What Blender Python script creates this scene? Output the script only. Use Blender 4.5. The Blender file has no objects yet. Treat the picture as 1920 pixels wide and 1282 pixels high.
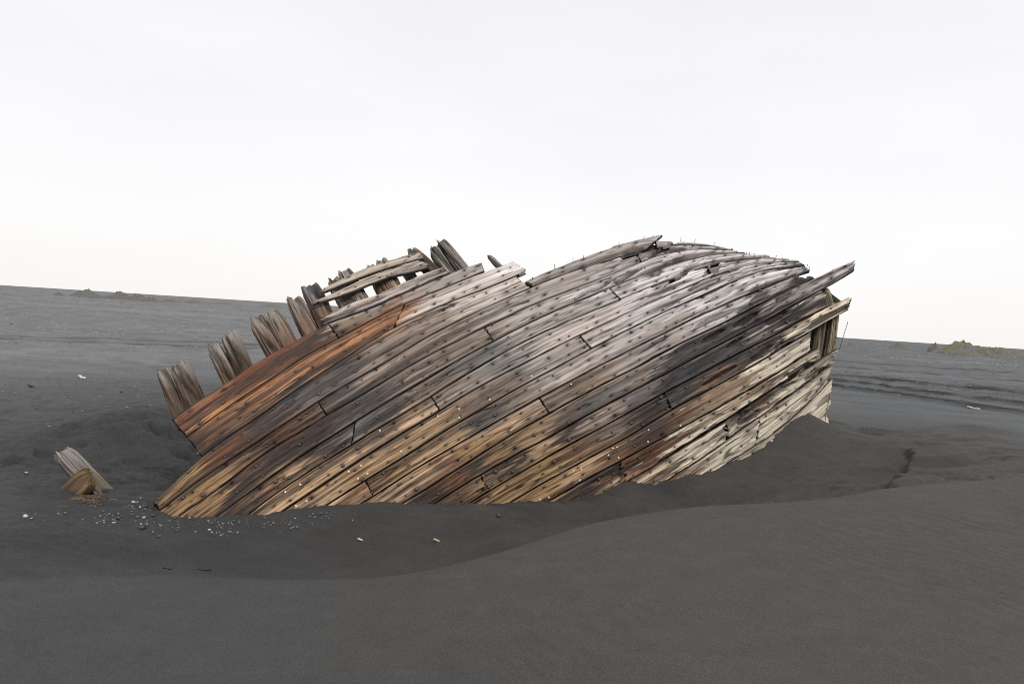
import bpy, math, random
import numpy as np
random.seed(7); rng = np.random.default_rng(7)
C = bpy.context.scene.collection
# ------------------------------------------------------------------ camera
FPX, CX, CY, EYE = 1280.0, 960.0, 641.0, 1.6
ROLL, PITCH = math.radians(3.58), math.radians(2.1)
fw = np.array([0, math.cos(PITCH), -math.sin(PITCH)])
r0 = np.array([1.0, 0, 0]); u0 = np.array([0, math.sin(PITCH), math.cos(PITCH)])
rt = r0*math.cos(ROLL) + u0*math.sin(ROLL)
up = -r0*math.sin(ROLL) + u0*math.cos(ROLL)
CAM = np.array([0, 0, EYE])

def ray(px, py):
    a = ((np.asarray(px, float)-CX)/FPX)[..., None]; b = ((np.asarray(py, float)-CY)/FPX)[..., None]
    return fw + a*rt - b*up
def unproj(px, py, d):
    return CAM + ray(px, py)*np.asarray(d, float)[..., None]
def at_z(px, py, z):
    v = ray(px, py); t = (np.asarray(z, float)-EYE)/v[..., 2]
    return CAM + v*t[..., None]

cam = bpy.data.cameras.new("camera"); cam.lens = 24; cam.sensor_width = 36
cam.clip_start = 0.05; cam.clip_end = 20000
co = bpy.data.objects.new("camera", cam); C.objects.link(co)
from mathutils import Matrix
M = Matrix(((rt[0], up[0], -fw[0], CAM[0]), (rt[1], up[1], -fw[1], CAM[1]), (rt[2], up[2], -fw[2], CAM[2]), (0, 0, 0, 1)))
co.matrix_world = M
bpy.context.scene.camera = co

# ------------------------------------------------------------------ noise
def _h(ix, iy, seed):
    ix = (ix.astype(np.int64) & 0xffffffff).astype(np.uint32); iy = (iy.astype(np.int64) & 0xffffffff).astype(np.uint32)
    h = ix*np.uint32(374761393) + iy*np.uint32(668265263) + np.uint32((seed*2246822519+97) & 0xffffffff)
    h = (h ^ (h >> np.uint32(13)))*np.uint32(1274126177)
    h = (h ^ (h >> np.uint32(15)))*np.uint32(2246822519)
    return h ^ (h >> np.uint32(16))
_ang = np.arange(256)*2*math.pi/256
_GX, _GY = np.cos(_ang).astype(np.float32), np.sin(_ang).astype(np.float32)
def noise(x, y, seed=0):
    x = np.asarray(x, float); y = np.asarray(y, float); x, y = np.broadcast_arrays(x, y)
    xi = np.floor(x); yi = np.floor(y); fx = (x-xi).astype(np.float32); fy = (y-yi).astype(np.float32)
    ux = fx*fx*fx*(fx*(fx*6-15)+10); uy = fy*fy*fy*(fy*(fy*6-15)+10)
    def g(dx, dy):
        k = _h(xi+dx, yi+dy, seed) & np.uint32(255)
        return _GX[k]*(fx-dx) + _GY[k]*(fy-dy)
    a = g(0, 0); b = g(1, 0); c = g(0, 1); d = g(1, 1)
    return ((a+(b-a)*ux) + ((c+(d-c)*ux)-(a+(b-a)*ux))*uy)*1.5
def fbm(x, y, o=4, seed=0, gain=.5, lac=2.03):
    s = 0; a = 1; t = 0
    for k in range(o):
        s = s + a*noise(x, y, seed+k*31); t += a; a *= gain; x = np.asarray(x)*lac+3.7; y = np.asarray(y)*lac+1.3
    return s/t
def sst(a, b, x):
    t = np.clip((x-a)/(b-a), 0, 1); return t*t*(3-2*t)
def tps(pts, vals, lam=0.0):
    pts = np.asarray(pts, float); n = len(pts)
    c = pts.mean(0); s = pts.std(); q = (pts-c)/s
    def K(r2): return np.where(r2 > 0, r2*np.log(r2+1e-20), 0)
    A = np.zeros((n+3, n+3)); d = ((q[:, None]-q[None])**2).sum(-1)
    A[:n, :n] = K(d)+lam*np.eye(n); A[:n, n] = 1; A[:n, n+1:] = q; A[n, :n] = 1; A[n+1:, :n] = q.T
    w = np.linalg.solve(A, np.concatenate([np.asarray(vals, float), [0, 0, 0]]))
    def f(x, y):
        x = (np.asarray(x, float)-c[0])/s; y = (np.asarray(y, float)-c[1])/s
        o = w[n]+w[n+1]*x+w[n+2]*y
        for k in range(n):
            o = o + w[k]*K((x-q[k, 0])**2+(y-q[k, 1])**2)
        return o
    return f

# ------------------------------------------------------------------ mesh helpers
def obj(name, verts, faces, mat, parent=None, col=None, uv=None, smooth=True, ngons=None):
    """faces: (n,4) int array of quads (tri: repeat not allowed); ngons: list of index lists"""
    me = bpy.data.meshes.new(name)
    verts = np.asarray(verts, np.float32)
    fl = [np.asarray(faces, np.int32).reshape(-1, np.asarray(faces).shape[-1])] if len(faces) else []
    idx = [f.ravel() for f in fl]; tot = [np.full(len(f), f.shape[1], np.int32) for f in fl]
    for g in (ngons or []):
        idx.append(np.asarray(g, np.int32)); tot.append(np.array([len(g)], np.int32))
    idx = np.concatenate(idx); tot = np.concatenate(tot)
    me.vertices.add(len(verts)); me.vertices.foreach_set("co", verts.ravel())
    me.loops.add(len(idx)); me.loops.foreach_set("vertex_index", idx)
    me.polygons.add(len(tot)); st = np.zeros(len(tot), np.int32); st[1:] = np.cumsum(tot)[:-1]
    me.polygons.foreach_set("loop_start", st); me.polygons.foreach_set("loop_total", tot)
    me.update(calc_edges=True); me.validate()
    if len(me.polygons) == len(tot):
        me.polygons.foreach_set("use_smooth", np.full(len(tot), smooth, bool))
    if col is not None:
        a = me.color_attributes.new("Col", 'FLOAT_COLOR', 'POINT')
        c4 = np.ones((len(verts), 4), np.float32); c4[:, :3] = col; a.data.foreach_set("color", c4.ravel())
    if uv is not None:
        l = me.uv_layers.new(name="UVMap")
        li = np.empty(len(me.loops), np.int32); me.loops.foreach_get("vertex_index", li)
        l.data.foreach_set("uv", np.asarray(uv, np.float32)[li].ravel())
    me.materials.append(mat)
    o = bpy.data.objects.new(name, me); C.objects.link(o)
    if parent is not None: o.parent = parent
    return o
def grid_faces(nu, nv, off=0):
    a = (np.arange(nu-1)[:, None]*nv + np.arange(nv-1)[None]).ravel()+off
    return np.stack([a, a+1, a+nv+1, a+nv], 1)
def thing(name, label, cat, loc=(0, 0, 0), group=None):
    o = bpy.data.objects.new(name, None); C.objects.link(o); o.location = loc
    o.empty_display_size = .2
    return tag(o, label, cat, group)
def tag(o, label=None, cat=None, group=None, kind=None):
    if label: o["label"] = label
    if cat: o["category"] = cat
    if group: o["group"] = group
    if kind: o["kind"] = kind
    return o

# ------------------------------------------------------------------ materials
def newmat(name):
    m = bpy.data.materials.new(name); m.use_nodes = True
    nt = m.node_tree; b = nt.nodes["Principled BSDF"]; return m, nt, b
def N(nt, t, **k):
    n = nt.nodes.new(t)
    for a, v in k.items(): setattr(n, a, v)
    return n
def mathn(nt, op, a, b=None, clamp=False):
    n = N(nt, "ShaderNodeMath", operation=op, use_clamp=clamp)
    for i, v in enumerate((a, b)):
        if v is None: continue
        if isinstance(v, (int, float)): n.inputs[i].default_value = v
        else: nt.links.new(v, n.inputs[i])
    return n.outputs[0]
def mapr(nt, v, a, b, c, d):
    n = N(nt, "ShaderNodeMapRange"); nt.links.new(v, n.inputs[0])
    for i, x in enumerate((a, b, c, d)): n.inputs[i+1].default_value = x
    return n.outputs[0]
def mulcol(nt, col, fac):
    n = N(nt, "ShaderNodeVectorMath", operation='SCALE'); nt.links.new(col, n.inputs[0]); nt.links.new(fac, n.inputs["Scale"]); return n.outputs[0]
def noise_node(nt, vec, scale, detail=4, rough=.6):
    n = N(nt, "ShaderNodeTexNoise"); n.inputs["Scale"].default_value = scale; n.inputs["Detail"].default_value = detail
    n.inputs["Roughness"].default_value = rough; nt.links.new(vec, n.inputs["Vector"]); return n.outputs["Fac"]
def mat_wood(name="weathered_wood", su=.7, sv=34):
    m, nt, b = newmat(name)
    at = N(nt, "ShaderNodeVertexColor", layer_name="Col"); uv = N(nt, "ShaderNodeUVMap", uv_map="UVMap")
    mp = N(nt, "ShaderNodeMapping"); mp.inputs["Scale"].default_value = (su, sv, 1); nt.links.new(uv.outputs[0], mp.inputs[0])
    f = noise_node(nt, mp.outputs[0], 1, 1, .5)
    mp2 = N(nt, "ShaderNodeMapping"); mp2.inputs["Scale"].default_value = (8, 55, 1); nt.links.new(uv.outputs[0], mp2.inputs[0])
    g = noise_node(nt, mp2.outputs[0], 1, 0, .5)
    k = mathn(nt, 'MULTIPLY', mapr(nt, f, .32, .68, .80, 1.18), mapr(nt, g, .3, .7, .92, 1.08))
    nt.links.new(mulcol(nt, at.outputs[0], k), b.inputs["Base Color"])
    b.inputs["Roughness"].default_value = .9; b.inputs["Specular IOR Level"].default_value = .12
    bp = N(nt, "ShaderNodeBump"); bp.inputs["Strength"].default_value = .6; bp.inputs["Distance"].default_value = .003
    nt.links.new(mathn(nt, 'ADD', f, mathn(nt, 'MULTIPLY', g, .3)), bp.inputs["Height"]); nt.links.new(bp.outputs[0], b.inputs["Normal"])
    return m
WOOD = mat_wood()
def mat_sand():
    m, nt, b = newmat("black_sand")
    at = N(nt, "ShaderNodeVertexColor", layer_name="Col"); geo = N(nt, "ShaderNodeNewGeometry")
    f = noise_node(nt, geo.outputs["Position"], 150, 3, .7); g = noise_node(nt, geo.outputs["Position"], 9, 5, .6)
    h = noise_node(nt, geo.outputs["Position"], 420, 1, .5)
    k = mathn(nt, 'MULTIPLY', mapr(nt, f, .3, .7, .72, 1.28), mapr(nt, g, .3, .7, .93, 1.07))
    k = mathn(nt, 'MULTIPLY', k, mapr(nt, h, .25, .75, .62, 1.38))
    nt.links.new(mulcol(nt, at.outputs[0], k), b.inputs["Base Color"])
    b.inputs["Roughness"].default_value = .8; b.inputs["Specular IOR Level"].default_value = .22
    bp = N(nt, "ShaderNodeBump"); bp.inputs["Strength"].default_value = .5; bp.inputs["Distance"].default_value = .004
    nt.links.new(mathn(nt, 'ADD', f, g), bp.inputs["Height"]); nt.links.new(bp.outputs[0], b.inputs["Normal"])
    return m
SAND = mat_sand()
def mat_plain(name, col, rough=.6, var=.3, scale=40, metal=0):
    m, nt, b = newmat(name); tc = N(nt, "ShaderNodeTexCoord"); geo = N(nt, "ShaderNodeNewGeometry")
    f = noise_node(nt, geo.outputs["Position"], scale, 4)
    rgb = N(nt, "ShaderNodeRGB"); rgb.outputs[0].default_value = (*col, 1)
    nt.links.new(mulcol(nt, rgb.outputs[0], mapr(nt, f, .3, .7, 1-var, 1+var)), b.inputs["Base Color"])
    b.inputs["Roughness"].default_value = rough; b.inputs["Metallic"].default_value = metal
    return m
def mat_vcol(name, rough=.8):
    m, nt, b = newmat(name); at = N(nt, "ShaderNodeVertexColor", layer_name="Col"); geo = N(nt, "ShaderNodeNewGeometry")
    f = noise_node(nt, geo.outputs["Position"], 60, 4)
    nt.links.new(mulcol(nt, at.outputs[0], mapr(nt, f, .3, .7, .75, 1.25)), b.inputs["Base Color"]); b.inputs["Roughness"].default_value = rough
    return m
IRON = mat_plain("rusty_iron", (.075, .060, .052), .55, .5, 150)
PEG = mat_plain("pale_peg", (.75, .68, .55), .6, .15)

# ------------------------------------------------------------------ hull surface (real 3-D depth of the leaning side)
DP = [(287,945,5.15),(450,960,5.22),(700,935,5.45),(950,935,5.75),(1150,905,6.15),(1300,880,6.55),(1420,835,7.0),(1545,790,7.85),
 (420,840,5.5),(600,750,5.75),(800,750,5.85),(1000,750,6.05),(1200,750,6.4),(1400,720,7.0),(1560,690,8.0),
 (320,785,5.6),(450,690,6.0),(600,610,6.45),(700,540,6.9),(850,490,7.4),(970,500,7.6),(800,620,6.4),(1000,600,6.8),(1200,600,7.0),(1400,600,7.5),(1560,560,8.3),
 (1050,495,7.95),(1120,467,8.5),(1180,500,7.9),(1240,443,9.2),(1300,447,9.4),(1300,500,8.1),(1375,467,9.3),(1400,530,8.0),(1440,482,9.1),(1508,490,9.2),(1600,500,9.0),(1480,545,8.1)]
_D = tps([p[:2] for p in DP], [p[2] for p in DP], .002)
def hullP(px, py, back=0.0):
    P = unproj(px, py, _D(px, py))
    if np.any(np.asarray(back) != 0):
        P = P - hullN(px, py)*np.asarray(back)[..., None] if np.ndim(back) else P - hullN(px, py)*back
    return P
def hullN(px, py):
    e = 3.0
    a = unproj(px+e, py, _D(px+e, py))-unproj(px-e, py, _D(px-e, py)); b = unproj(px, py+e, _D(px, py+e))-unproj(px, py-e, _D(px, py-e))
    n = np.cross(b, a); n /= np.linalg.norm(n, axis=-1, keepdims=True)
    return n
EX, EY = .86, -.51
def to_t(x, y): return np.asarray(x)*EX+np.asarray(y)*EY
def to_n(x, y): return -np.asarray(x)*EY+np.asarray(y)*EX
def to_px(t, n): return t*EX-n*EY, t*EY+n*EX
TG = np.arange(-460, 1260, 2.0)
def seam(pts):
    p = np.array(pts, float); t = to_t(p[:, 0], p[:, 1])/(EX*EX+EY*EY); n = to_n(p[:, 0], p[:, 1])/(EX*EX+EY*EY)
    o = np.argsort(t); t = t[o]; n = n[o]
    y = np.interp(TG, t, n)
    k = 3 if len(t) > 3 else 1
    s0 = (n[k]-n[0])/(t[k]-t[0]); s1 = (n[-1]-n[-1-k])/(t[-1]-t[-1-k])
    y = np.where(TG < t[0], n[0]+(TG-t[0])*s0, y); y = np.where(TG > t[-1], n[-1]+(TG-t[-1])*s1, y)
    g = np.exp(-.5*(np.arange(-36, 37)/15.0)**2); g /= g.sum()
    y = np.convolve(np.pad(y, 36, mode='reflect', reflect_type='odd'), g, 'valid')
    return y
S = {
-3: [(600,596),(637,572),(697,552),(731,540),(749,528),(800,507),(830,498)],
-2: [(320,785),(380,742),(435,710),(470,682),(497,668),(582,621),(613,603),(683,583),(749,552),(797,531),(840,512),(870,499),(905,490)],
-1: [(349,818),(392,787),(455,742),(520,702),(560,672),(635,633),(699,598),(760,567),(834,539),(880,520),(909,507),(964,488)],
0: [(287,940),(340,890),(376,854),(420,822),(487,780),(530,747),(603,698),(663,660),(714,626),(766,598),(817,576),(880,551),(921,538),(972,514),(991,506)],
1: [(312,947),(355,912),(400,880),(440,855),(495,820),(530,795),(570,770),(595,752),(672,707),(747,665),(783,640),(827,617),(880,590),(930,567),(1002,535),(1055,513),(1105,498),(1175,475),(1234,461),(1274,455),(1302,455),(1340,460),(1380,469)],
2: [(340,962),(410,915),(440,892),(490,852),(530,827),(560,811),(611,777),(685,737),(720,714),(785,675),(812,660),(840,647),(909,612),(970,583),(1012,564),(1053,549),(1100,531),(1160,507),(1201,489),(1240,475),(1290,466),(1340,464),(1385,471)],
3: [(415,960),(455,930),(490,905),(530,877),(560,856),(600,831),(662,792),(750,737),(797,710),(840,684),(925,638),(962,620),(1022,590),(1080,565),(1120,548),(1142,539),(1175,525),(1230,505),(1275,491),(1313,479),(1360,472),(1400,475)],
4: [(478,955),(497,937),(560,896),(600,869),(640,845),(707,803),(810,742),(844,718),(931,667),(1008,626),(1081,594),(1120,578),(1163,560),(1221,536),(1288,509),(1323,497),(1353,488),(1400,481),(1450,480),(1490,486)],
5: [(530,958),(560,937),(600,911),(685,855),(732,825),(825,770),(840,759),(909,718),(983,680),(1063,638),(1087,628),(1120,612),(1221,564),(1270,546),(1337,515),(1373,502),(1440,488),(1505,492)],
6: [(590,960),(622,940),(685,900),(765,852),(840,803),(880,780),(975,724),(1059,680),(1110,652),(1160,626),(1252,580),(1303,560),(1343,540),(1404,512),(1440,502),(1514,496)],
7: [(660,955),(700,930),(785,875),(840,843),(924,794),(1011,745),(1133,680),(1201,645),(1313,590),(1380,560),(1440,534),(1480,518),(1522,506)],
8: [(740,952),(777,930),(880,865),(945,823),(1030,774),(1120,725),(1207,681),(1262,649),(1311,627),(1373,598),(1417,573),(1464,547),(1525,519),(1546,509),(1573,499),(1604,486)],
9: [(790,960),(825,938),(880,902),(966,853),(1051,808),(1120,767),(1217,717),(1300,672),(1360,640),(1440,598),(1464,584),(1540,541),(1564,527),(1602,505)],
10: [(870,950),(918,920),(1051,843),(1120,806),(1160,784),(1246,736),(1294,711),(1370,670),(1450,629),(1499,603),(1548,575),(1597,552)],
11: [(920,965),(975,931),(1030,899),(1086,869),(1160,828),(1181,818),(1260,767),(1303,745),(1363,713),(1424,678),(1506,631),(1541,610),(1595,580)],
12: [(1000,955),(1057,924),(1120,887),(1161,866),(1282,800),(1372,751),(1440,710),(1538,650),(1580,626)],
13: [(1130,930),(1181,901),(1250,860),(1365,788),(1414,757),(1480,714),(1530,682),(1575,650)],
14: [(1200,930),(1258,898),(1323,855),(1365,826),(1414,789),(1451,764),(1514,720),(1565,682)],
15: [(1330,890),(1418,836),(1456,811),(1496,778),(1528,745),(1562,708)],
16: [(1400,925),(1470,876),(1552,822)],
'T0': [(985,526),(1000,517),(1040,500),(1090,480),(1120,467),(1160,455),(1200,446),(1240,437)],
'T1': [(1225,450),(1240,446),(1270,445),(1300,447),(1340,455),(1378,467)],
'A0': [(605,543),(634,526),(663,511),(707,495),(778,475),(790,472)],
'A1': [(605,547),(642,537),(663,525),(707,508),(785,487),(795,484)],
'B1': [(586,570),(625,560),(650,552),(678,540),(702,529),(725,520),(783,499),(797,495)],
'B0': [(586,565),(625,550),(650,539),(678,521),(702,513),(725,505),(783,488),(797,485)],
'C0': [(722,517),(740,510),(783,498),(800,493)],
'C1': [(722,520),(740,520),(757,515),(783,509),(803,501)],
}
SN = {k: seam(v) for k, v in S.items()}
SK = EX*EX+EY*EY
def tp(p): return float(to_t(p[0], p[1])/SK)
def nrow(k, t): return np.interp(t, TG, SN[k])
# ---- stains, paint and tar of the timber (albedo kinds at hull places)
KIND = dict(
 pale=(.50,.462,.445), grey=(.365,.316,.283), mid=(.225,.176,.144), midt=(.25,.175,.122), dark=(.062,.046,.040), dgrey=(.105,.090,.086), green=(.165,.160,.145),
 orange=(.37,.176,.085), rorange=(.205,.098,.056), rbrown=(.125,.056,.034), brown=(.165,.098,.062), tan=(.43,.288,.172), ochre=(.29,.182,.092), gtan=(.40,.335,.275), ctan=(.47,.365,.255), cream=(.70,.615,.49), tar=(.045,.045,.047), blue=(.100,.095,.100))
AN = """335,790,rbrown 400,740,rorange 470,700,rbrown 540,650,rbrown 600,615,dark 380,790,orange 430,770,orange 480,742,orange 540,700,orange 600,675,orange 650,640,orange 720,600,orange 745,578,rorange 360,825,dark 385,825,rorange 400,830,dark 440,800,brown 620,650,rorange 690,620,orange
800,565,grey 850,545,grey 900,528,grey 960,500,pale 640,605,ctan 620,548,gtan 660,525,gtan 710,508,gtan 760,490,gtan 700,580,grey 760,550,grey 850,510,grey 640,580,grey 740,535,grey 800,515,grey
300,935,ochre 350,900,ochre 420,850,rbrown 500,790,dark 560,745,blue 640,700,dgrey 720,650,mid 800,610,mid 900,560,grey 960,530,grey
340,945,ochre 400,900,ochre 450,870,brown 520,820,rbrown 580,780,brown 650,740,dgrey 720,690,mid 850,620,mid 960,570,grey 1050,535,grey
400,940,ochre 440,910,dark 520,850,dark 600,800,dark 680,755,dgrey 760,710,mid 880,650,mid 980,600,grey
440,950,dark 480,930,brown 520,905,ochre 560,872,tan 620,838,dark 660,803,green 720,770,dgrey 800,725,mid 900,672,green 1000,612,grey
520,950,tan 580,910,tan 650,860,tan 720,825,midt 780,770,tan 850,740,mid 950,690,green 1050,630,grey
600,935,tan 660,890,ochre 720,850,tan 800,800,tan 860,765,midt 930,725,mid 1030,680,grey 1120,630,grey
680,925,brown 740,880,ochre 800,845,tan 850,825,tan 900,790,dgrey 980,750,mid 1050,705,grey 1150,652,grey
730,930,tan 780,900,tan 850,860,brown 900,840,ochre 960,810,tan 1000,780,midt 1060,750,mid 1100,725,midt 1180,680,grey
800,928,dark 850,900,rorange 900,870,dark 940,850,ochre 1010,805,tan 1060,775,mid 1120,752,green 1200,710,mid 1260,670,grey 1320,640,grey
870,935,brown 910,900,tan 960,870,dark 1010,845,tan 1060,812,dark 1120,780,mid 1200,740,dgrey 1260,700,dgrey 1320,670,dgrey 1380,640,dgrey 1430,615,grey 1500,580,dgrey
960,915,ochre 1020,870,ochre 1080,840,brown 1150,800,mid 1220,770,dark 1280,735,dgrey 1330,710,brown 1400,670,dark 1470,630,dark 1520,600,ctan 1580,565,ctan
1030,915,ochre 1090,880,tan 1160,840,brown 1220,810,dark 1280,770,brown 1330,745,midt 1400,712,midt 1450,682,cream 1500,650,cream
1090,915,dark 1150,885,brown 1200,860,rbrown 1260,830,brown 1320,790,ctan 1380,760,ctan 1440,720,midt 1500,680,ctan
1170,900,tan 1230,890,ctan 1300,850,cream 1350,815,cream 1385,792,dark 1440,748,brown 1500,705,ctan 1560,660,cream
1250,905,brown 1320,880,tan 1370,850,ctan 1430,800,cream 1500,750,cream 1550,710,cream 1500,785,cream 1540,775,cream
1100,600,grey 1200,600,pale 1300,560,pale 1200,500,pale 1300,470,pale 1400,500,pale 1480,500,pale 1350,600,pale 1400,565,pale 1450,560,grey 1500,540,grey 1560,513,pale 1592,499,pale 1515,533,grey 1060,500,grey 1150,470,grey 1240,620,grey 1040,560,grey 1120,550,pale"""
AN = [a.split(',') for a in AN.split()]
AXY = np.array([[float(a[0]), float(a[1])] for a in AN]); ACOL = np.array([KIND[a[2]] for a in AN])
AT, ANn = to_t(AXY[:, 0], AXY[:, 1]), to_n(AXY[:, 0], AXY[:, 1])
TARP = tps([(1260,700),(1300,665),(1330,650),(1370,630),(1400,610),(1430,600),(1200,745),(1150,720),(1100,700),(1000,600),(1300,560),(1450,540),(1500,600),(1560,560),(1350,740),(1450,690),(1200,840),(900,880),(700,700),(500,900),(400,700),(1550,720),(1250,600),(1360,590),(1440,570),(1480,590),(1280,740),(1300,700),(1220,690),(1560,513),(1520,530),(1595,499)],
            [.95,.95,.9,.95,.8,.7,.35,.05,0,0,0,.35,.35,.1,.2,0,0,0,0,0,0,0,0,.25,.45,.55,.75,.9,.5,0,.1,0], .01)
PAINTP = tps([(1250,840),(1300,800),(1350,770),(1400,730),(1450,690),(1500,650),(1540,590),(1580,560),(1300,850),(1350,815),(1300,885),(1400,800),(1450,770),(1500,740),(1550,700),(1530,770),(1180,890),(1150,860),(1100,900),(1250,770),(1350,700),(1440,650),(1450,600),(1560,530),(1200,700),(900,800),(600,850),(500,700),(1100,500),(1480,710),(1440,745),(1385,775)],
            [.25,.4,.45,.55,.85,1,.55,.6,.7,.9,.3,.9,.8,.9,.95,1,.35,.1,0,.05,.15,.1,0,0,0,0,0,0,0,.5,.1,.1], .01)
def warp_noise(t, n, seed):
    return fbm(t*.012, n*.10, 4, seed)*16, fbm(t*.010+50, n*.05, 4, seed+5)
def hull_colour(px, py, nl, seed):
    t, n = to_t(px, py), to_n(px, py)
    o_ = seed*.37
    wn, wt = fbm(t*.010, nl*.12+o_, 4, 900, .55)*15, fbm(t*.007+50, nl*.15+o_, 4, 905, .6)*100
    tt, nn = t+wt, n+wn*.55
    num = np.zeros(px.shape+(3,)); den = np.zeros(px.shape)
    for k in range(len(AN)):
        d2 = ((tt-AT[k])*.55)**2+(nn-ANn[k])**2+40
        w = 1/d2**2.2; num += w[..., None]*np.log(ACOL[k]); den += w
    c = np.exp(num/den[..., None])
    s = seed*13
    return c, t, n

NAILS = []          # (P, N, radius, pale)
def plank(name, kt, kb, start, end, parent, seed, gap=1.8, rough_edge=.4, jag=1.3, thick=.05, flake=0., holes=(), lift=0., nails=True, sink=0., stations=41, step=1.25, label=None, lab_cut=None):
    ts0, ts1 = tp(start[0]), tp(start[1]); te0, te1 = tp(end[0]), tp(end[1])
    L = max(te0, te1)-min(ts0, ts1)
    wmid = abs(nrow(kb, (ts0+te0)/2)-nrow(kt, (ts0+te0)/2))
    nu = int(max(24, L/step)); nv = int(max(12, wmid/step*1.6))
    s = np.linspace(0, 1, nu)[:, None]
    vv = np.linspace(0, 1, nv); vv = .5-.5*np.cos(np.pi*vv)*.35/.5*.5 - (.5-vv)*.65; vv = (vv-vv[0])/(vv[-1]-vv[0])
    v = vv[None]
    j0 = jag*fbm(v*6, np.full_like(v, seed*1.7), 3, seed+1)*1.6; j1 = jag*fbm(v*6, np.full_like(v, seed*2.9), 3, seed+2)*1.6
    T0 = ts0+(ts1-ts0)*v+j0+1.1; T1 = te0+(te1-te0)*v+j1-1.1
    T = T0+(T1-T0)*s
    nt_, nb_ = nrow(kt, T), nrow(kb, T)
    nt_ = nt_+gap*.5+rough_edge*(.5+1.6*np.maximum(fbm(T*.03, T*0+seed, 4, seed+11), -.1)); nb_ = nb_-gap*.5-rough_edge*(.5+1.6*np.maximum(fbm(T*.03, T*0+seed+9, 4, seed+12), -.1))
    nb_ = np.maximum(nb_, nt_+1.2)
    n = nt_+(nb_-nt_)*v
    px, py = to_px(T, n)
    K = .0049
    u = T*K
    tm_ = .5*(max(ts0, ts1)+min(te0, te1)); nmid = .5*(float(nrow(kt, tm_))+float(nrow(kb, tm_)))
    nl = nmid+(v-.5)*wmid+0*T; w = nl*K
    P = unproj(px, py, _D(px, py)); NN = hullN(px, py)
    # grain with knots
    ww = w+.007*fbm(u*1.1, w*5, 2, seed+20)
    for k in range(int(max(1, L/330))):
        r_ = np.random.default_rng(seed*7+k)
        ku = (min(ts0, ts1)+r_.uniform(.08, .92)*L)*K; kw_ = (nmid+wmid*r_.uniform(-.28, .28))*K
        dd = ((u-ku)/.075)**2+((w-kw_)/.030)**2
        ww = ww+np.sign(w-kw_)*.018*np.exp(-dd)*(np.abs(w-kw_)/.02).clip(0, 1)
    g1 = fbm(u*.45, ww*34, 2, seed+30)
    zone = sst(1120, 1260, px)*sst(640, 560, py-(px-1300)*.15); flake = np.maximum(flake, zone*1.0)*np.ones_like(u)
    lines = np.maximum(sst(.13, .01, np.abs(noise(u*.18, ww*22, seed+44)))*sst(-.35, .2, noise(u*.7+5, ww*9, seed+45)), .7*sst(.13, .0, np.abs(noise(u*.3, ww*33, seed+46)))*sst(-.2, .3, noise(u*1.1+2, ww*14, seed+48)))
    rr = np.abs(noise(u*.5, ww*9, seed+40)); cm = sst(.10, .32, noise(u*1.2+9, w*6, seed+41))
    crack = sst(.045, .0, rr)*cm
    rr2 = np.abs(noise(u*.5, ww*19, seed+42)); cm2 = sst(.0, .3, noise(u*1.6+3, w*7, seed+43))
    crack2 = sst(.10, .01, rr2)*cm2
    h = .0009*g1-.008*crack-.0035*crack2-.0018*lines
    h += .0025*fbm(u*.7, w*3, 2, seed+47)
    step_ = noise(u*.9, ww*17, seed+50)+.45*noise(u*2.0, ww*30, seed+51)
    fl = sst(.05, .12, step_)*flake
    h -= .009*fl
    fl2 = sst(.38, .44, step_)*flake; h -= .012*fl2
    # edges worn round
    de = np.minimum(n-nt_, nb_-n)*K; ds = np.minimum(T-T0, T1-T)*K
    dm = np.minimum(de, ds)
    h -= .006*sst(.006, 0, dm)
    checks = sst(.075, .02, np.abs(noise(u*.55, ww*24+7, seed+53)))*sst(.02, .16, noise(u*1.5, ww*11, seed+54))
    checks = np.maximum(checks, .85*sst(.09, .02, np.abs(noise(u*1.1, ww*36+7, seed+58)))*sst(.05, .2, noise(u*2.4, ww*15, seed+59)))
    h -= .005*checks
    zone2 = sst(.15, .5, PAINTP(px, py))
    cz = .14+.86*np.maximum(sst(1000, 1260, px)*sst(650, 560, py-(px-1300)*.15), .75*zone2)
    chipn = noise(u*2.0, ww*19, seed+55)+.5*noise(u*5.5, ww*42, seed+56)+.34*sst(.035, .0, de)
    chip = sst(.36, .44, chipn*(.55+.45*cz)+.10*cz)*cz; chip = np.where(chip > .05, chip, 0)
    h -= .014*chip
    # holes (rotted away) at hull places
    hole = np.zeros_like(h)
    for (hx, hy, a, b) in holes:
        ht, hn = to_t(hx, hy)/SK, to_n(hx, hy)/SK
        q = np.sqrt(((T-ht)/a)**2+((n-hn)/b)**2)+.55*fbm(T*.035, n*.16, 4, seed+60)
        hole = np.maximum(hole, sst(1.05, .93, q))
    h -= (thick-.004)*hole
    # colour
    c, t_, n_ = hull_colour(px, py, nl, seed)
    grain = 1+.28*fbm(u*.4, ww*20, 2, seed+70)+.26*g1
    c = c*1.22*np.clip(grain, .45, 1.6)[..., None]*(1+.13*float(np.clip(np.random.default_rng(seed).normal(), -1.5, 1.5)))
    patch = fbm(u*.6, ww*12, 3, seed+71, .55); c = c*(1+.20*patch)[..., None]
    lowl = sst(1150, 700, px)*sst(.08, .36, (py-500)/450.)
    strk = sst(.04, .22, fbm(u*.42, ww*16, 3, seed+76, .6)+.17*(lowl-.5))*(.35+.5*lowl); c = c*(1-strk[..., None]*.85)+np.array([.040, .034, .033])*.85*strk[..., None]
    tarf = .85*TARP(px, py)+1.05*fbm(u*1.1, ww*18, 4, 72+seed, .6)-.50; tm = sst(0, .12, tarf)*.93
    tarc = np.array([.052, .051, .053])*(1+.5*fbm(u*4, w*14, 3, 75))[..., None]
    c = c*(1-tm[..., None])+tarc*tm[..., None]
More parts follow.
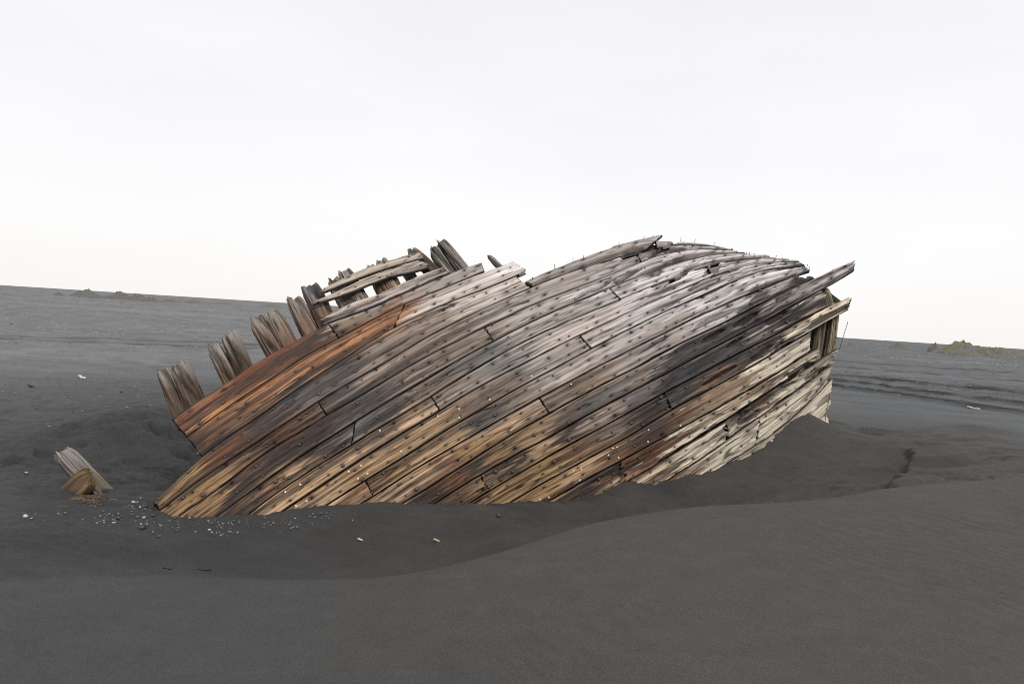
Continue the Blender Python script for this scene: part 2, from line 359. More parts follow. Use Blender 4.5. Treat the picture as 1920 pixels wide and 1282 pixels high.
    pq = np.minimum(PAINTP(px, py), .82); paf = pq-.6*sst(.16, .0, pq)+1.35*fbm(u*.7, ww*20, 4, 73+seed, .6)-.50; pm = sst(0, .07, paf)*(1-.9*crack)
    cream = np.array(KIND['cream'])*(1+.10*fbm(u*3, w*9, 3, 74))[..., None]
    c = c*(1-pm[..., None])+cream*pm[..., None]; h += .0025*pm
    darken = np.clip(np.maximum.reduce([.95*checks,   .88*chip*(.8+.5*noise(u*4, ww*30, seed+57)), .92*crack, .7*crack2, (.52-.18*pm)*lines, .5*fl*(1-.75*sst(.0, .5, fbm(u*3, ww*20, 2, seed+52)))+.5*fl2, .75*hole]), 0, .93)  # cracks, chips, flakes, grain lines and holes coloured darker
    dc = np.array([.036, .030, .028])
    c = c*(1-darken[..., None])+dc*darken[..., None]
    ed = sst(.005, 0, dm)*.75; c = c*(1-ed[..., None])+dc*ed[..., None]
    # fastenings
    if nails:
        r_ = np.random.default_rng(seed*3+1)
        tl = max(ts0, ts1); te_ = min(te0, te1)
        st = []
        x = tl+9
        while x < te_-6:
            st.append(x); x += stations*r_.uniform(.55, 1.35)*(1.0 if x < 700 else .72)
        st += [te_-8]
        for x in st:
            two = r_.random() < .72
            vs = ([.24, .74] if two else [r_.choice([.22, .5, .78])])
            for q in vs:
                xx = x+r_.normal(0, 5); q = float(np.clip(q+r_.normal(0, .07), .12, .88))
                a_, b_ = float(nrow(kt, xx)), float(nrow(kb, xx)); nn_ = a_+(b_-a_)*q
                qx, qy = to_px(xx, nn_)
                if qx > 1600: continue
                rad = r_.choice([.007, .0095, .0125, .017], p=[.42, .33, .18, .07])
                # hollow and dark stain round the head
                i0 = np.searchsorted(T[:, nv//2], xx-22); i1 = np.searchsorted(T[:, nv//2], xx+22)
                if i1 <= i0: continue
                sl = slice(max(0, i0), i1)
                du, dw = (T[sl]-xx)*K, (n[sl]-nn_)*K
                d = np.sqrt(du**2+dw**2)
                h[sl] -= .007*np.exp(-(d/(rad*1.5))**2)
                stn = np.exp(-((du+.004)/(rad*3.2))**2-(dw/(rad*1.25))**2)*r_.uniform(.35, .95)
                c[sl] = c[sl]*(1-stn[..., None])+np.array([.035, .028, .027])*stn[..., None]
                if any((qx-a[0])**2+(qy-a[1])**2 < 190 for a in NAILS[-30:]): continue
                if r_.random() < .2:
                    h[sl] -= .012*np.exp(-(d/(rad*.9))**2); hb = np.exp(-(d/(rad*.9))**2); c[sl] = c[sl]*(1-hb[..., None])+.02*hb[..., None]; continue
                NAILS.append((qx, qy, rad, False, lift-sink))
    P = P+NN*(h+lift-sink)[..., None]
    nvt = nu*nv
    V = P.reshape(-1, 3)
    ids = np.arange(nvt).reshape(nu, nv)
    bk = P-NN*(thick+h*.8)[..., None]
    top_b = bk[:, 0]; bot_b = bk[:, -1]
    V = np.concatenate([V, top_b, bot_b])
    tb = nvt+np.arange(nu); bb = nvt+nu+np.arange(nu)
    F_ = [grid_faces(nu, nv)]
    F_.append(np.stack([ids[:-1, 0], ids[1:, 0], tb[1:], tb[:-1]], 1))
    F_.append(np.stack([ids[1:, -1], ids[:-1, -1], bb[:-1], bb[1:]], 1))
    F_.append(np.stack([tb[:-1], tb[1:], bb[1:], bb[:-1]], 1))
    ng = [list(ids[0, ::-1])+[tb[0], bb[0]], list(ids[-1])+[bb[-1], tb[-1]]]
    cc = np.concatenate([c.reshape(-1, 3), c[:, 0]*.7, c[:, -1]*.7])
    uvv = np.stack([u, ww+seed*.37], -1).reshape(-1, 2); uvv = np.concatenate([uvv, uvv[ids[:, 0]]+[0, .05], uvv[ids[:, -1]]+[0, .05]])
    o = obj(name, V, np.concatenate(F_)[:, ::-1], WOOD, parent, cc, uvv, True, [g[::-1] for g in ng])
    if label: o["label"] = label
    return o

wreck_base = at_z(np.array(850.), np.array(940.), np.array(0.05))
WK = thing("shipwreck", "weathered wooden hull of a wrecked boat lying on its side half buried in black sand", "shipwreck", tuple(wreck_base))
wb = np.array(wreck_base)
class Par: pass
def finish_parent(o):
    o.matrix_parent_inverse = Matrix.Translation(wb).inverted()
UG = 62
def under(k1, k2, tx):   # start spec far enough below the sand
    return None
def st_under(k_top, k_bot, base_pt):
    t = tp(base_pt)-UG
    a = to_px(t, float(nrow(k_top, t))); b = to_px(t, float(nrow(k_bot, t))); return (a, b)
rows = [
 # top, bottom, start, [butts], end, opts
 (-3,-2,((600,596),(606,606)),[],((828,499),(845,511)),dict(flake=.7,rough_edge=1.6,jag=7,stations=60)),
 (-2,-1,((320,785),(349,818)),[((613,603),(635,633))],((903,490),(909,506)),dict(jag=3,flake=.25)),
 (-1,0,((349,818),(376,853)),[((757,568),(740,612))],((964,488),(991,507)),dict(jag=3,flake=.2)),
 (0,1,((287,940),(300,957)),[],((968,516),(994,537)),dict(jag=4,gap=1.5)),
 ('T0',1,((984,527),(1001,536)),[],((1245,436),(1212,466)),dict(flake=.8,rough_edge=1.0,jag=3)),
 ('T1',1,((1228,449),(1232,461)),[],((1376,466),(1379,470)),dict(flake=.8,rough_edge=.6,nails=False)),
 (1,2,None,[((595,751),(612,777)),((1192,471),(1203,489))],((1374,468),(1384,471)),dict(flake=.4)),
 (2,3,None,[((909,612),(925,638))],((1378,470),(1400,475)),dict(flake=.35)),
 (3,4,None,[((666,791),(655,824)),((1142,539),(1163,560))],((1398,474),(1455,480)),dict(flake=.35)),
 (4,5,None,[((808,742),(825,770)),((1325,497),(1340,513))],((1478,484),(1503,491)),dict(flake=.35)),
 (5,6,None,[((1087,628),(1108,652))],((1498,491),(1513,496)),dict(flake=.3)),
 (6,7,None,[((685,900),(700,930))],((1509,496),(1521,506)),dict(flake=.3)),
 (7,8,None,[((1011,745),(1030,774))],((1505,512),(1528,519)),dict(flake=.3)),
 (8,9,None,[],((1604,487),(1606,507)),dict(flake=.4,jag=4)),
 (9,10,None,[((901,891),(918,920))],((1548,548),(1556,571)),dict(flake=.5,jag=6)),
 (10,11,None,[((1246,736),(1260,767))],((1597,552),(1595,580)),dict(flake=.6,jag=4)),
 (11,12,None,[],((1521,622),(1521,660)),dict(flake=.35,jag=2)),
 (12,13,None,[((1161,866),(1175,904))],((1537,651),(1528,683)),dict(flake=1.,rough_edge=1.3,jag=9)),
 (13,14,None,[((1366,787),(1366,825))],((1575,650),(1561,685)),dict(flake=.9,rough_edge=1.3,jag=6)),
 (14,15,None,[((1426,781),(1420,835))],((1563,684),(1552,718)),dict(flake=.4,jag=6)),
 (15,16,None,[],((1560,712),(1546,826)),dict(flake=.4,jag=7)),
]
BASEPT = {1:(312,950),2:(340,962),3:(415,960),4:(478,955),5:(530,958),6:(590,950),7:(660,950),8:(740,945),9:(800,945),10:(870,945),11:(950,940),12:(1010,940),13:(1130,920),14:(1200,905),15:(1330,885)}
HOLES = [(1392,783,42,9),(1445,742,45,9),(1183,474,22,8),(1335,505,20,7),(1250,462,40,5),(1455,596,26,6),(1425,556,24,6),(1500,521,22,7),(1180,515,30,4),(1130,535,26,4),(1095,550,22,3.5),(1270,520,22,5),(1500,695,30,7),(1530,700,22,6),(1470,728,24,5),(1470,555,20,5),(1380,640,18,4),(1440,655,38,5),(1350,703,40,4),(985,512,14,6),(1400,598,30,6),(1340,628,24,5),(1480,640,30,5),(1552,690,16,5)]
LAB = {0: None}
seed = 100
for (kt, kb, start, butts, end, op) in rows:
    if start is None: start = st_under(kt, kb, BASEPT[kt])
    pts = [start]+butts+[end]
    for a, b in zip(pts[:-1], pts[1:]):
        seed += 17
        hs = [hq for hq in HOLES if True]
        o = plank("plank", kt, kb, a, b, WK, seed, holes=hs, **op)
        finish_parent(o)
# loose rails on the frame heads
for (kt, kb, a, b) in (('A0','A1',((600,546),(603,549)),((789,475),(796,484))), ('B0','B1',((584,566),(585,570)),((784,487),(799,494))), ('C0','C1',((722,516),(724,521)),((799,492),(805,501)))):
    seed += 17
    o = plank("rail", kt, kb, a, b, WK, seed, flake=.5, gap=.1, rough_edge=.7, jag=5, thick=.035, lift=.012, stations=75); finish_parent(o)

# inner skin behind the outer planks: dark old boards seen only through the gaps
tt = np.linspace(-330, 1070, 281)[:, None]; vv = np.linspace(0, 1, 70)[None]
topn = nrow(0, tt); 
t_cut = tp((991,507))
topn = np.where(tt > t_cut, np.minimum(np.interp(tt, TG, SN['T0']), 9e9), topn)
topn = np.where(tt > tp((1240,437)), nrow('T1', tt), topn); topn = np.where(tt > tp((1375,467)), nrow(4, tt), topn)
topn = np.where(tt > tp((1470,483)), nrow(6, tt), topn); topn = np.where(tt > tp((1510,496)), nrow(9, tt), topn)
g = np.exp(-.5*(np.arange(-6, 7)/3.)**2); g /= g.sum(); topn = np.convolve(np.pad(topn[:, 0], 6, mode='edge'), g, 'valid')[:, None]+7
botn = np.maximum(nrow(16, tt), topn+20); botn = np.minimum(botn, topn+420)
nn = topn+(botn-topn)*vv; TT = tt+0*vv
px, py = to_px(TT, nn)
keep = (px < 1588-(np.clip(py-560, 0, 400)*.22)) & (py < 1010) & (px > 300)
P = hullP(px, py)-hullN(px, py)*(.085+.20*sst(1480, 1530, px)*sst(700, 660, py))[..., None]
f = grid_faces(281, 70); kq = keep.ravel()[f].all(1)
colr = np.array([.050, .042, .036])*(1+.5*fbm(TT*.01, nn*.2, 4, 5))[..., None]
used = np.unique(f[kq]); rem = -np.ones(281*70, int); rem[used] = np.arange(len(used))
P2 = P-hullN(px, py)*.03
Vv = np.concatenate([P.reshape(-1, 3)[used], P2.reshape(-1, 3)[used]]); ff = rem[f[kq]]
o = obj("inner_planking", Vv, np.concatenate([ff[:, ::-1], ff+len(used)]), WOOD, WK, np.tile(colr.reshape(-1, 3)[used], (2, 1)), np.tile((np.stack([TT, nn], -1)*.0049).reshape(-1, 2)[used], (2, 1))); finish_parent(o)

# ------------------------------------------------------------------ frame timbers
def timber(name, path, normal, w, d, seed, cols, parent=None, split=.05, rnd=.5, ends=(True, False), hgt=.03, groove=.013, endcol=None):
    """path (k,3) world points from head to foot; w across, d deep; head worn and split"""
    path = np.asarray(path, float); seg = np.r_[0, np.cumsum(np.linalg.norm(np.diff(path, axis=0), axis=1))]
    Ln = seg[-1]; nr = int(max(24, Ln/.008)); M_ = 72
    s = np.linspace(0, Ln, nr)
    cpt = np.stack([np.interp(s, seg, path[:, k]) for k in range(3)], -1)
    if len(path) > 2:
        g = np.exp(-.5*(np.arange(-10, 11)/5.)**2); g /= g.sum()
        cpt = np.stack([np.convolve(np.pad(cpt[:, k], 10, mode='reflect', reflect_type='odd'), g, 'valid') for k in range(3)], -1)
    T = np.gradient(cpt, axis=0); T /= np.linalg.norm(T, axis=1, keepdims=True)
    Nn = np.asarray(normal, float); Nn = Nn-(T@Nn)[:, None]*T; Nn /= np.linalg.norm(Nn, axis=1, keepdims=True)
    Wd = np.cross(T, Nn)
    a = np.linspace(0, 2*math.pi, M_, endpoint=False); ca, sa = np.cos(a), np.sin(a); e = rnd
    x = np.sign(ca)*np.abs(ca)**e*.5; y = np.sign(sa)*np.abs(sa)**e*.5
    per = np.r_[0, np.cumsum(np.hypot(np.diff(x)*w, np.diff(y)*d))]
    S_, Q = np.meshgrid(s, per, indexing='ij')
    A_ = np.broadcast_to(a, S_.shape)
    # periodic coordinates so the grain closes on itself
    qx, qy = np.cos(A_)*(w+d)*.35, np.sin(A_)*(w+d)*.35
    gr = noise(qx*62+S_*1.0, qy*62+seed, seed)+.5*noise(qx*120+S_*2., qy*120, seed+1)
    deep = sst(.15, 0, np.abs(noise(qx*20+S_*.5, qy*20+seed*.3, seed+2)))*sst(.0, .35, noise(qx*7+S_*2, qy*7, seed+4)+.25)
    off = groove*.38*gr-groove*2.6*deep-.010*np.abs(fbm(qx*6+S_*5, qy*6, 3, seed+3))
    end = np.zeros_like(S_); 
    if ends[0]: end += np.exp(-S_/.035)
    if ends[1]: end += np.exp(-(Ln-S_)/.035)
    off = off-end*.024*(1+.9*noise(qx*12, qy*12, seed+6))
    X = x[None]*w+np.sign(x)[None]*0; Y = y[None]*d
    rad = np.hypot(x*w, y*d)[None]
    sc = np.maximum(1+off/np.maximum(rad, .02), .15)
    ext = (np.exp(-S_/.12) if ends[0] else 0)*(-split*(fbm(qx*17, qy*17, 4, seed+7, .65)*1.9))+(np.exp(-(Ln-S_)/.10) if ends[1] else 0)*(split*(fbm(qx*14, qy*14, 3, seed+8)*1.7))
    P = cpt[:, None]+Wd[:, None]*(X*sc)[..., None]+Nn[:, None]*(Y*sc)[..., None]+T[:, None]*ext[..., None]
    mix = sst(.0, 1., S_/max(Ln*.55, .01)+.25*fbm(qx*8+S_*4, qy*8, 3, seed+9))
    c = np.array(cols[0])*(1-mix[..., None])+np.array(cols[1])*mix[..., None]
    blotch = sst(-.02, .18, fbm(qx*12+S_*1.5, qy*12+4, 4, seed+10)); c = c*(1-.62*blotch[..., None])
    c = c*np.clip(1+.6*gr, .3, 1.7)[..., None]; dk = np.clip(deep*.95, 0, .93)[..., None]; c = c*(1-dk)+np.array([.03, .026, .023])*dk
    V = P.reshape(-1, 3); ids = np.arange(nr*M_).reshape(nr, M_); nx = np.roll(ids, -1, 1)
    F_ = np.stack([ids[:-1].ravel(), nx[:-1].ravel(), nx[1:].ravel(), ids[1:].ravel()], 1)
    # end caps: three inner rings then a fan of quads across
    Vs = [V]; Cs = [c.reshape(-1, 3)]; UVs = [np.stack([S_, Q+seed*.31], -1).reshape(-1, 2)]; Fs = [F_]; base = nr*M_
    for endi, row, sg in ((0, ids[0], -1), (1, ids[-1], 1)):
        prev = row; ring0 = V[row]; cen = ring0.mean(0)
        for q in (.72, .45, .2, .04):
            rel = ring0-cen
            jit = noise(rel@Wd[0]*55+seed, rel@Nn[0]*55, seed+12)
            nv_ = cen+rel*q; relq = rel*q
            j = fbm(relq@Wd[0]*30+seed, relq@Nn[0]*16, 3, seed+13)*hgt*1.4
            nv_ = nv_+T[0 if endi == 0 else -1]*(sg*j)[:, None]
            Vs.append(nv_); Cs.append(np.array(endcol if endcol else cols[0])*(.75+.6*fbm(relq@Wd[0]*60, relq@Nn[0]*60, 3, seed+14))[:, None]); UVs.append(np.stack([relq@Wd[0]*.2, relq@Nn[0]], -1))
            cur = base+np.arange(M_); base += M_
            nxp, nxc = np.roll(prev, -1), np.roll(cur, -1)
            q4 = np.stack([prev, nxp, nxc, cur], 1); Fs.append(q4[:, ::-1] if endi == 0 else q4)
            prev = cur
    last0 = list(range(nr*M_+3*M_, nr*M_+4*M_)); last1 = list(range(nr*M_+7*M_, nr*M_+8*M_))
    return obj(name, np.concatenate(Vs), np.concatenate(Fs), WOOD, parent, np.concatenate(Cs), np.concatenate(UVs), True, [last0, last1[::-1]])

GREY, BRN, TANC, DKB = (.25,.218,.19), (.15,.10,.07), (.27,.20,.135), (.105,.075,.057)
FR = [ # points (px,py), width px, extra set-back, colours
 ([(299,684),(327,752),(337,776)],30,.02,(GREY,DKB)), ([(331,676),(356,734),(365,755)],44,.0,(GREY,DKB)),
 ([(397,636),(432,712),(454,758)],32,.02,(GREY,BRN)), ([(428,619),(456,688),(476,730)],40,.0,(GREY,DKB)),
 ([(480,588),(518,655),(540,698)],36,.02,((.25,.215,.18),BRN)), ([(512,580),(542,638),(562,680)],38,.0,((.25,.215,.18),BRN)),
 ([(551,548),(582,612),(602,652)],36,.03,(GREY,BRN)), ([(582,530),(612,592),(634,636)],42,.0,((.22,.215,.215),BRN)),
 ([(626,513),(652,560),(668,592)],31,.03,(GREY,GREY)), ([(648,502),(676,552),(694,588)],36,.0,(GREY,GREY)),
 ([(697,489),(724,540),(742,580)],25,.03,(GREY,BRN)), ([(717,481),(744,535),(762,570)],31,.0,(GREY,TANC)),
 ([(757,471),(777,505),(792,535)],20,.06,(GREY,GREY)), ([(778,462),(802,484),(818,500),(838,540)],25,-.02,(GREY,BRN)),
 ([(819,454),(846,497),(862,530)],22,.02,(GREY,(.25,.23,.17))), ([(834,446),(864,482),(892,518)],25,-.01,(GREY,GREY)),
 ([(927,470),(950,493),(975,522)],11,.03,((.18,.165,.14),(.2,.18,.15))),
]
K0 = 1280.
sd = 500
for (pp, wpx, back, cols) in FR:
    sd += 13
    p = np.array(pp, float); p[0] += (p[0]-p[1])/np.linalg.norm(p[0]-p[1])*8
    dd = _D(p[:, 0], p[:, 1]); P = unproj(p[:, 0], p[:, 1], dd); nm = hullN(p[:, 0], p[:, 1])
    dpt = .15 if wpx > 15 else .06
    P = P-nm*(.058+dpt/2+back)
    wm = wpx*dd.mean()/K0*.91
    o = timber("frame_timber", P, nm.mean(0), wm, dpt, sd, cols, WK, split=.065); finish_parent(o)
ST = [ # stern ribs and post seen where strakes are missing
 ([(1533,590),(1525,640),(1512,705)],15,.02,((.27,.23,.17),(.2,.16,.11)),.1), ([(1559,575),(1551,640),(1538,712)],17,.02,((.30,.26,.19),(.22,.18,.12)),.1),
 ([(1582,566),(1573,640),(1560,715)],17,.02,((.34,.29,.21),(.25,.2,.14)),.1),
 ([(1590,560),(1582,640),(1570,705),(1556,765)],12,.14,((.11,.09,.065),(.12,.09,.065)),.12),
 ([(1549,752),(1550,775),(1550,815)],11,.0,((.5,.44,.36),(.42,.35,.27)),.08),
 ([(1540,748),(1541,775),(1541,815)],9,.05,((.17,.13,.09),(.14,.11,.08)),.08),
 ([(1526,497),(1548,517),(1570,535),(1592,552)],10,.10,((.13,.125,.10),(.12,.115,.085)),.10),
 ([(1558,524),(1564,545),(1572,580)],18,.06,((.22,.21,.13),(.16,.15,.10)),.1),
]
for (pp, wpx, back, cols, dpt) in ST:
    sd += 13
    p = np.array(pp, float); dd = _D(p[:, 0], p[:, 1]); nm = hullN(p[:, 0], p[:, 1]); nm = nm.mean(0); nm /= np.linalg.norm(nm)
    P = unproj(p[:, 0], p[:, 1], dd)-nm*(.05+dpt/2+back)
    o = timber("stern_rib" if wpx > 13 else "stern_post", P, nm, wpx*dd.mean()/K0, dpt, sd, cols, WK, split=.03, groove=.008); finish_parent(o)

# ------------------------------------------------------------------ fastenings
def dome(r, hgt, seg=10, rings=3, shank=.01):
    V = []; F_ = []
    for k in range(rings+1):
        a = (k/rings)*math.pi/2*.97
        for q in range(seg):
            b = 2*math.pi*q/seg; V.append((r*math.cos(a)*math.cos(b), r*math.cos(a)*math.sin(b), hgt*math.sin(a)))
    base = len(V)
    for q in range(seg):
        b = 2*math.pi*q/seg; V.append((r*math.cos(b), r*math.sin(b), -shank))
    for k in range(rings):
        for q in range(seg): F_.append((k*seg+q, k*seg+(q+1) % seg, (k+1)*seg+(q+1) % seg, (k+1)*seg+q))
    for q in range(seg): F_.append((base+q, base+(q+1) % seg, (q+1) % seg, q))
    return np.array(V), np.array(F_), list(range(rings*seg, rings*seg+seg))
PALE = [(535,922),(563,908),(575,939),(555,948),(712,807),(752,846),(677,873),(654,884),(689,888),(671,897),(821,780),(997,705),(918,749),(1071,720),(1141,853),(1149,840),(1160,858),(1157,838),(1216,806),(1215,828),(1075,882),(1090,879),(1276,798),(861,783),(1013,936),(1029,932),(861,767),(1087,900)]
allr = [(x, y, r, False, l) for (x, y, r, p_, l) in NAILS if y < 935]+[(x, y, .0085 if (x, y) != (1149, 853) else .014, True, 0) for (x, y) in PALE]
xs = np.array([a[0] for a in allr]); ys = np.array([a[1] for a in allr]); dpth = _D(xs, ys)
PP = unproj(xs, ys, dpth); NV = hullN(xs, ys)
app = np.array([a[2] for a in allr])/dpth
orderN = np.argsort(-app-np.array([a[3] for a in allr])*1)
pales = [i for i in orderN if allr[i][3]]; iron = [i for i in orderN if not allr[i][3]]
def place_dome(i, flat=1., out=.0):
    r = allr[i][2]; v, f_, cap = dome(r*flat, r*.55 if not allr[i][3] else r*.25)
    n = NV[i]; a = np.cross(n, [0.3, .2, 1.]); a /= np.linalg.norm(a); b = np.cross(n, a)
    return PP[i]+n*(allr[i][4]-.001+out)+v[:, :1]*a+v[:, 1:2]*b+v[:, 2:]*n, f_, cap
BOLT_OBJ = 72
for i in iron[:BOLT_OBJ]:
    v, f_, cap = place_dome(i); o = obj("bolt", v, f_, IRON, WK, ngons=[cap]); finish_parent(o)
for i in pales:
    v, f_, cap = place_dome(i, out=.003); o = obj("peg", v, f_, PEG, WK, ngons=[cap]); finish_parent(o)
VV = []; FF = []; NG = []; off = 0
for i in iron[BOLT_OBJ:]:
    v, f_, cap = place_dome(i); VV.append(v); FF.append(f_+off); NG.append([c+off for c in cap]); off += len(v)
# thin nails left standing where planks have gone
def spike(p, d, L, r=.003):
    d = d/np.linalg.norm(d); a = np.cross(d, [.3, .5, .2]); a /= np.linalg.norm(a); b = np.cross(d, a); v = []
    for q, rr in ((0, r), (L, r), (L, r*2.4), (L+.004, r*2.4)):
        for k in range(6): v.append(p+d*q+a*rr*math.cos(k*1.0472)+b*rr*math.sin(k*1.0472))
    f_ = [(j*6+k, j*6+(k+1) % 6, (j+1)*6+(k+1) % 6, (j+1)*6+k) for j in range(3) for k in range(6)]
    return np.array(v), np.array(f_), [18+k for k in range(6)]
for (x, y) in [(1382,470),(1393,473),(1400,474),(1406,476),(1415,478),(1426,480),(1434,481),(1095,481),(1207,447),(1277,446),(1303,448),(1513,497),(1518,500),(1040,501),(1075,487),(1160,457),(1225,441),(1340,456),(1455,481)]:
    p = hullP(np.array(float(x)), np.array(float(y)+3)); n = hullN(np.array(float(x)), np.array(float(y)+3))
    v, f_, cap = spike(p-n*.03, n+np.array([random.uniform(-.3, .3), 0, 1.2]), random.uniform(.045, .075)); VV.append(v); FF.append(f_+off); NG.append([c+off for c in cap]); off += len(v)
o = obj("nail", np.concatenate(VV), np.concatenate(FF), IRON, WK, ngons=NG); finish_parent(o); tag(o, kind="stuff")
# bent iron rod at the stern
def tube(pts, r, seg=8):
    pts = np.asarray(pts, float); T = np.gradient(pts, axis=0); T /= np.linalg.norm(T, axis=1, keepdims=True)
    a = np.cross(T, [.31, .2, .9]); a /= np.linalg.norm(a, axis=1, keepdims=True); b = np.cross(T, a)
    q = np.arange(seg)*2*math.pi/seg; V = (pts[:, None]+r*(a[:, None]*np.cos(q)[None, :, None]+b[:, None]*np.sin(q)[None, :, None])).reshape(-1, 3)
    ids = np.arange(len(pts)*seg).reshape(len(pts), seg); nx = np.roll(ids, -1, 1)
    F_ = np.stack([ids[:-1].ravel(), nx[:-1].ravel(), nx[1:].ravel(), ids[1:].ravel()], 1)
    return V, F_, [list(ids[0][::-1]), list(ids[-1])]
rp = np.array([(1590,603),(1584,622),(1578,641),(1574,655)], float)
V_, F_, g_ = tube(unproj(rp[:, 0], rp[:, 1], _D(rp[:, 0], rp[:, 1])+.08), .0035); o = obj("iron_rod", V_, F_, IRON, WK, ngons=g_); finish_parent(o)
rp = np.array([(1567,632),(1573,634),(1579,634)], float)
V_, F_, g_ = tube(unproj(rp[:, 0], rp[:, 1], _D(rp[:, 0], rp[:, 1])+.05), .006); o = obj("iron_rod", V_, F_, IRON, WK, ngons=g_); finish_parent(o)

# ------------------------------------------------------------------ ground
CON = [(287,945),(340,963),(400,962),(450,957),(520,955),(560,948),(620,940),(690,935),(760,935),(830,940),(950,937),(1060,932),(1130,918),(1180,905),(1250,900),(1320,889),(1380,867),(1430,838),(1470,806),(1500,784),(1516,777),(1532,787),(1548,796)]
ca = np.array(CON, float); CP = unproj(ca[:, 0], ca[:, 1], _D(ca[:, 0], ca[:, 1]))
BP = [(0,1000,.0),(150,960,0),(250,985,-.02),(450,1000,-.02),(700,985,0),(900,985,.01),(1050,960,.03),(1250,925,.07),(1450,905,.20),(1550,870,.33),(1600,860,.38),(1660,905,.40),(1580,800,.47),(1700,790,.42),(1850,800,.45),(1900,840,.5),(1800,730,.22),
 (60,900,0),(100,840,.05),(250,870,-.06),(300,850,-.02),(330,900,-.03),(200,797,.22),(320,778,.27),(250,787,.25),(100,790,.14),(0,760,.1),(100,700,.1),(250,700,.12),(0,640,.1),(450,640,.1)]
ba = np.array(BP); B3 = at_z(ba[:, 0], ba[:, 1], ba[:, 2])
EXT = [(0,12,.15),(3,11,.3),(-8,8,.1),(8,9,.4),(-6,3,-.1),(6,3.5,.1),(0,-3,-.2),(0,1.5,-.15),(-8,-5,-.2),(8,-5,-.2),(-3,2,-.1),(3,2,-.1),(14,14,.2),(-14,14,.1),(0,20,.1),(0,8.5,.15),(1.5,8.5,.3),(-1.5,7.5,.15),(3.2,9.2,.45)]
ax = np.concatenate([CP[:, :2], B3[:, :2], np.array(EXT)[:, :2]]); az = np.concatenate([CP[:, 2]+.005, ba[:, 2], np.array(EXT)[:, 2]])
_G = tps(ax, az, .0005)
CR = [(-300,1085,.0),(0,1078,.0),(200,1072,.025),(400,1074,.075),(600,1078,.14),(800,1058,.23),(1000,1003,.33),(1150,963,.41),(1300,935,.46),(1450,930,.48),(1600,922,.52),(1700,902,.55),(1920,885,.58),(2300,880,.55)]
cr = np.array(CR, float); C3 = at_z(cr[:, 0], cr[:, 1], cr[:, 2])
XG = np.linspace(-30, 30, 1201)
def smoothed(y, sg=6):
    g = np.exp(-.5*(np.arange(-4*sg, 4*sg+1)/sg)**2); g /= g.sum(); return np.convolve(np.pad(y, 4*sg, mode='edge'), g, 'valid')
YC = smoothed(np.interp(XG, C3[:, 0], C3[:, 1])); HC = smoothed(np.interp(XG, C3[:, 0], C3[:, 2]))
SC = at_z(np.array([1655.,1680,1700,1712]), np.array([912.,880,862,850]), np.array([.47]*4))   # little broken scarp
PATHS = []
def polyl(pts, z):
    a = np.array(pts, float); return at_z(a[:, 0], a[:, 1], np.full(len(a), z))[:, :2]
TR = [polyl([(-200,622),(0,628),(200,634),(400,642),(560,649),(700,655)], .1), polyl([(-200,628),(0,634),(200,642),(400,650),(560,654),(700,660)], .1)]
TR2 = [polyl([(1500,y0),(1700,y0+d1),(1950,y0+d2)], .2) for y0, d1, d2 in ((690,18,42),(698,24,52),(676,16,36),(705,28,60),(668,14,30))]
def seg_dist(X, Y, pl):
    best = np.full(X.shape, 1e9)
    for a, b in zip(pl[:-1], pl[1:]):
        d = b-a; L2 = d@d; t = np.clip(((X-a[0])*d[0]+(Y-a[1])*d[1])/L2, 0, 1)
        best = np.minimum(best, np.hypot(X-a[0]-t*d[0], Y-a[1]-t*d[1]))
    return best
HOLL = np.array([-3.6, 6.6])
HSEG = np.array([CP[k, :2] for k in range(0, len(CP), 3)]); HFULL = CP[:13, :2]
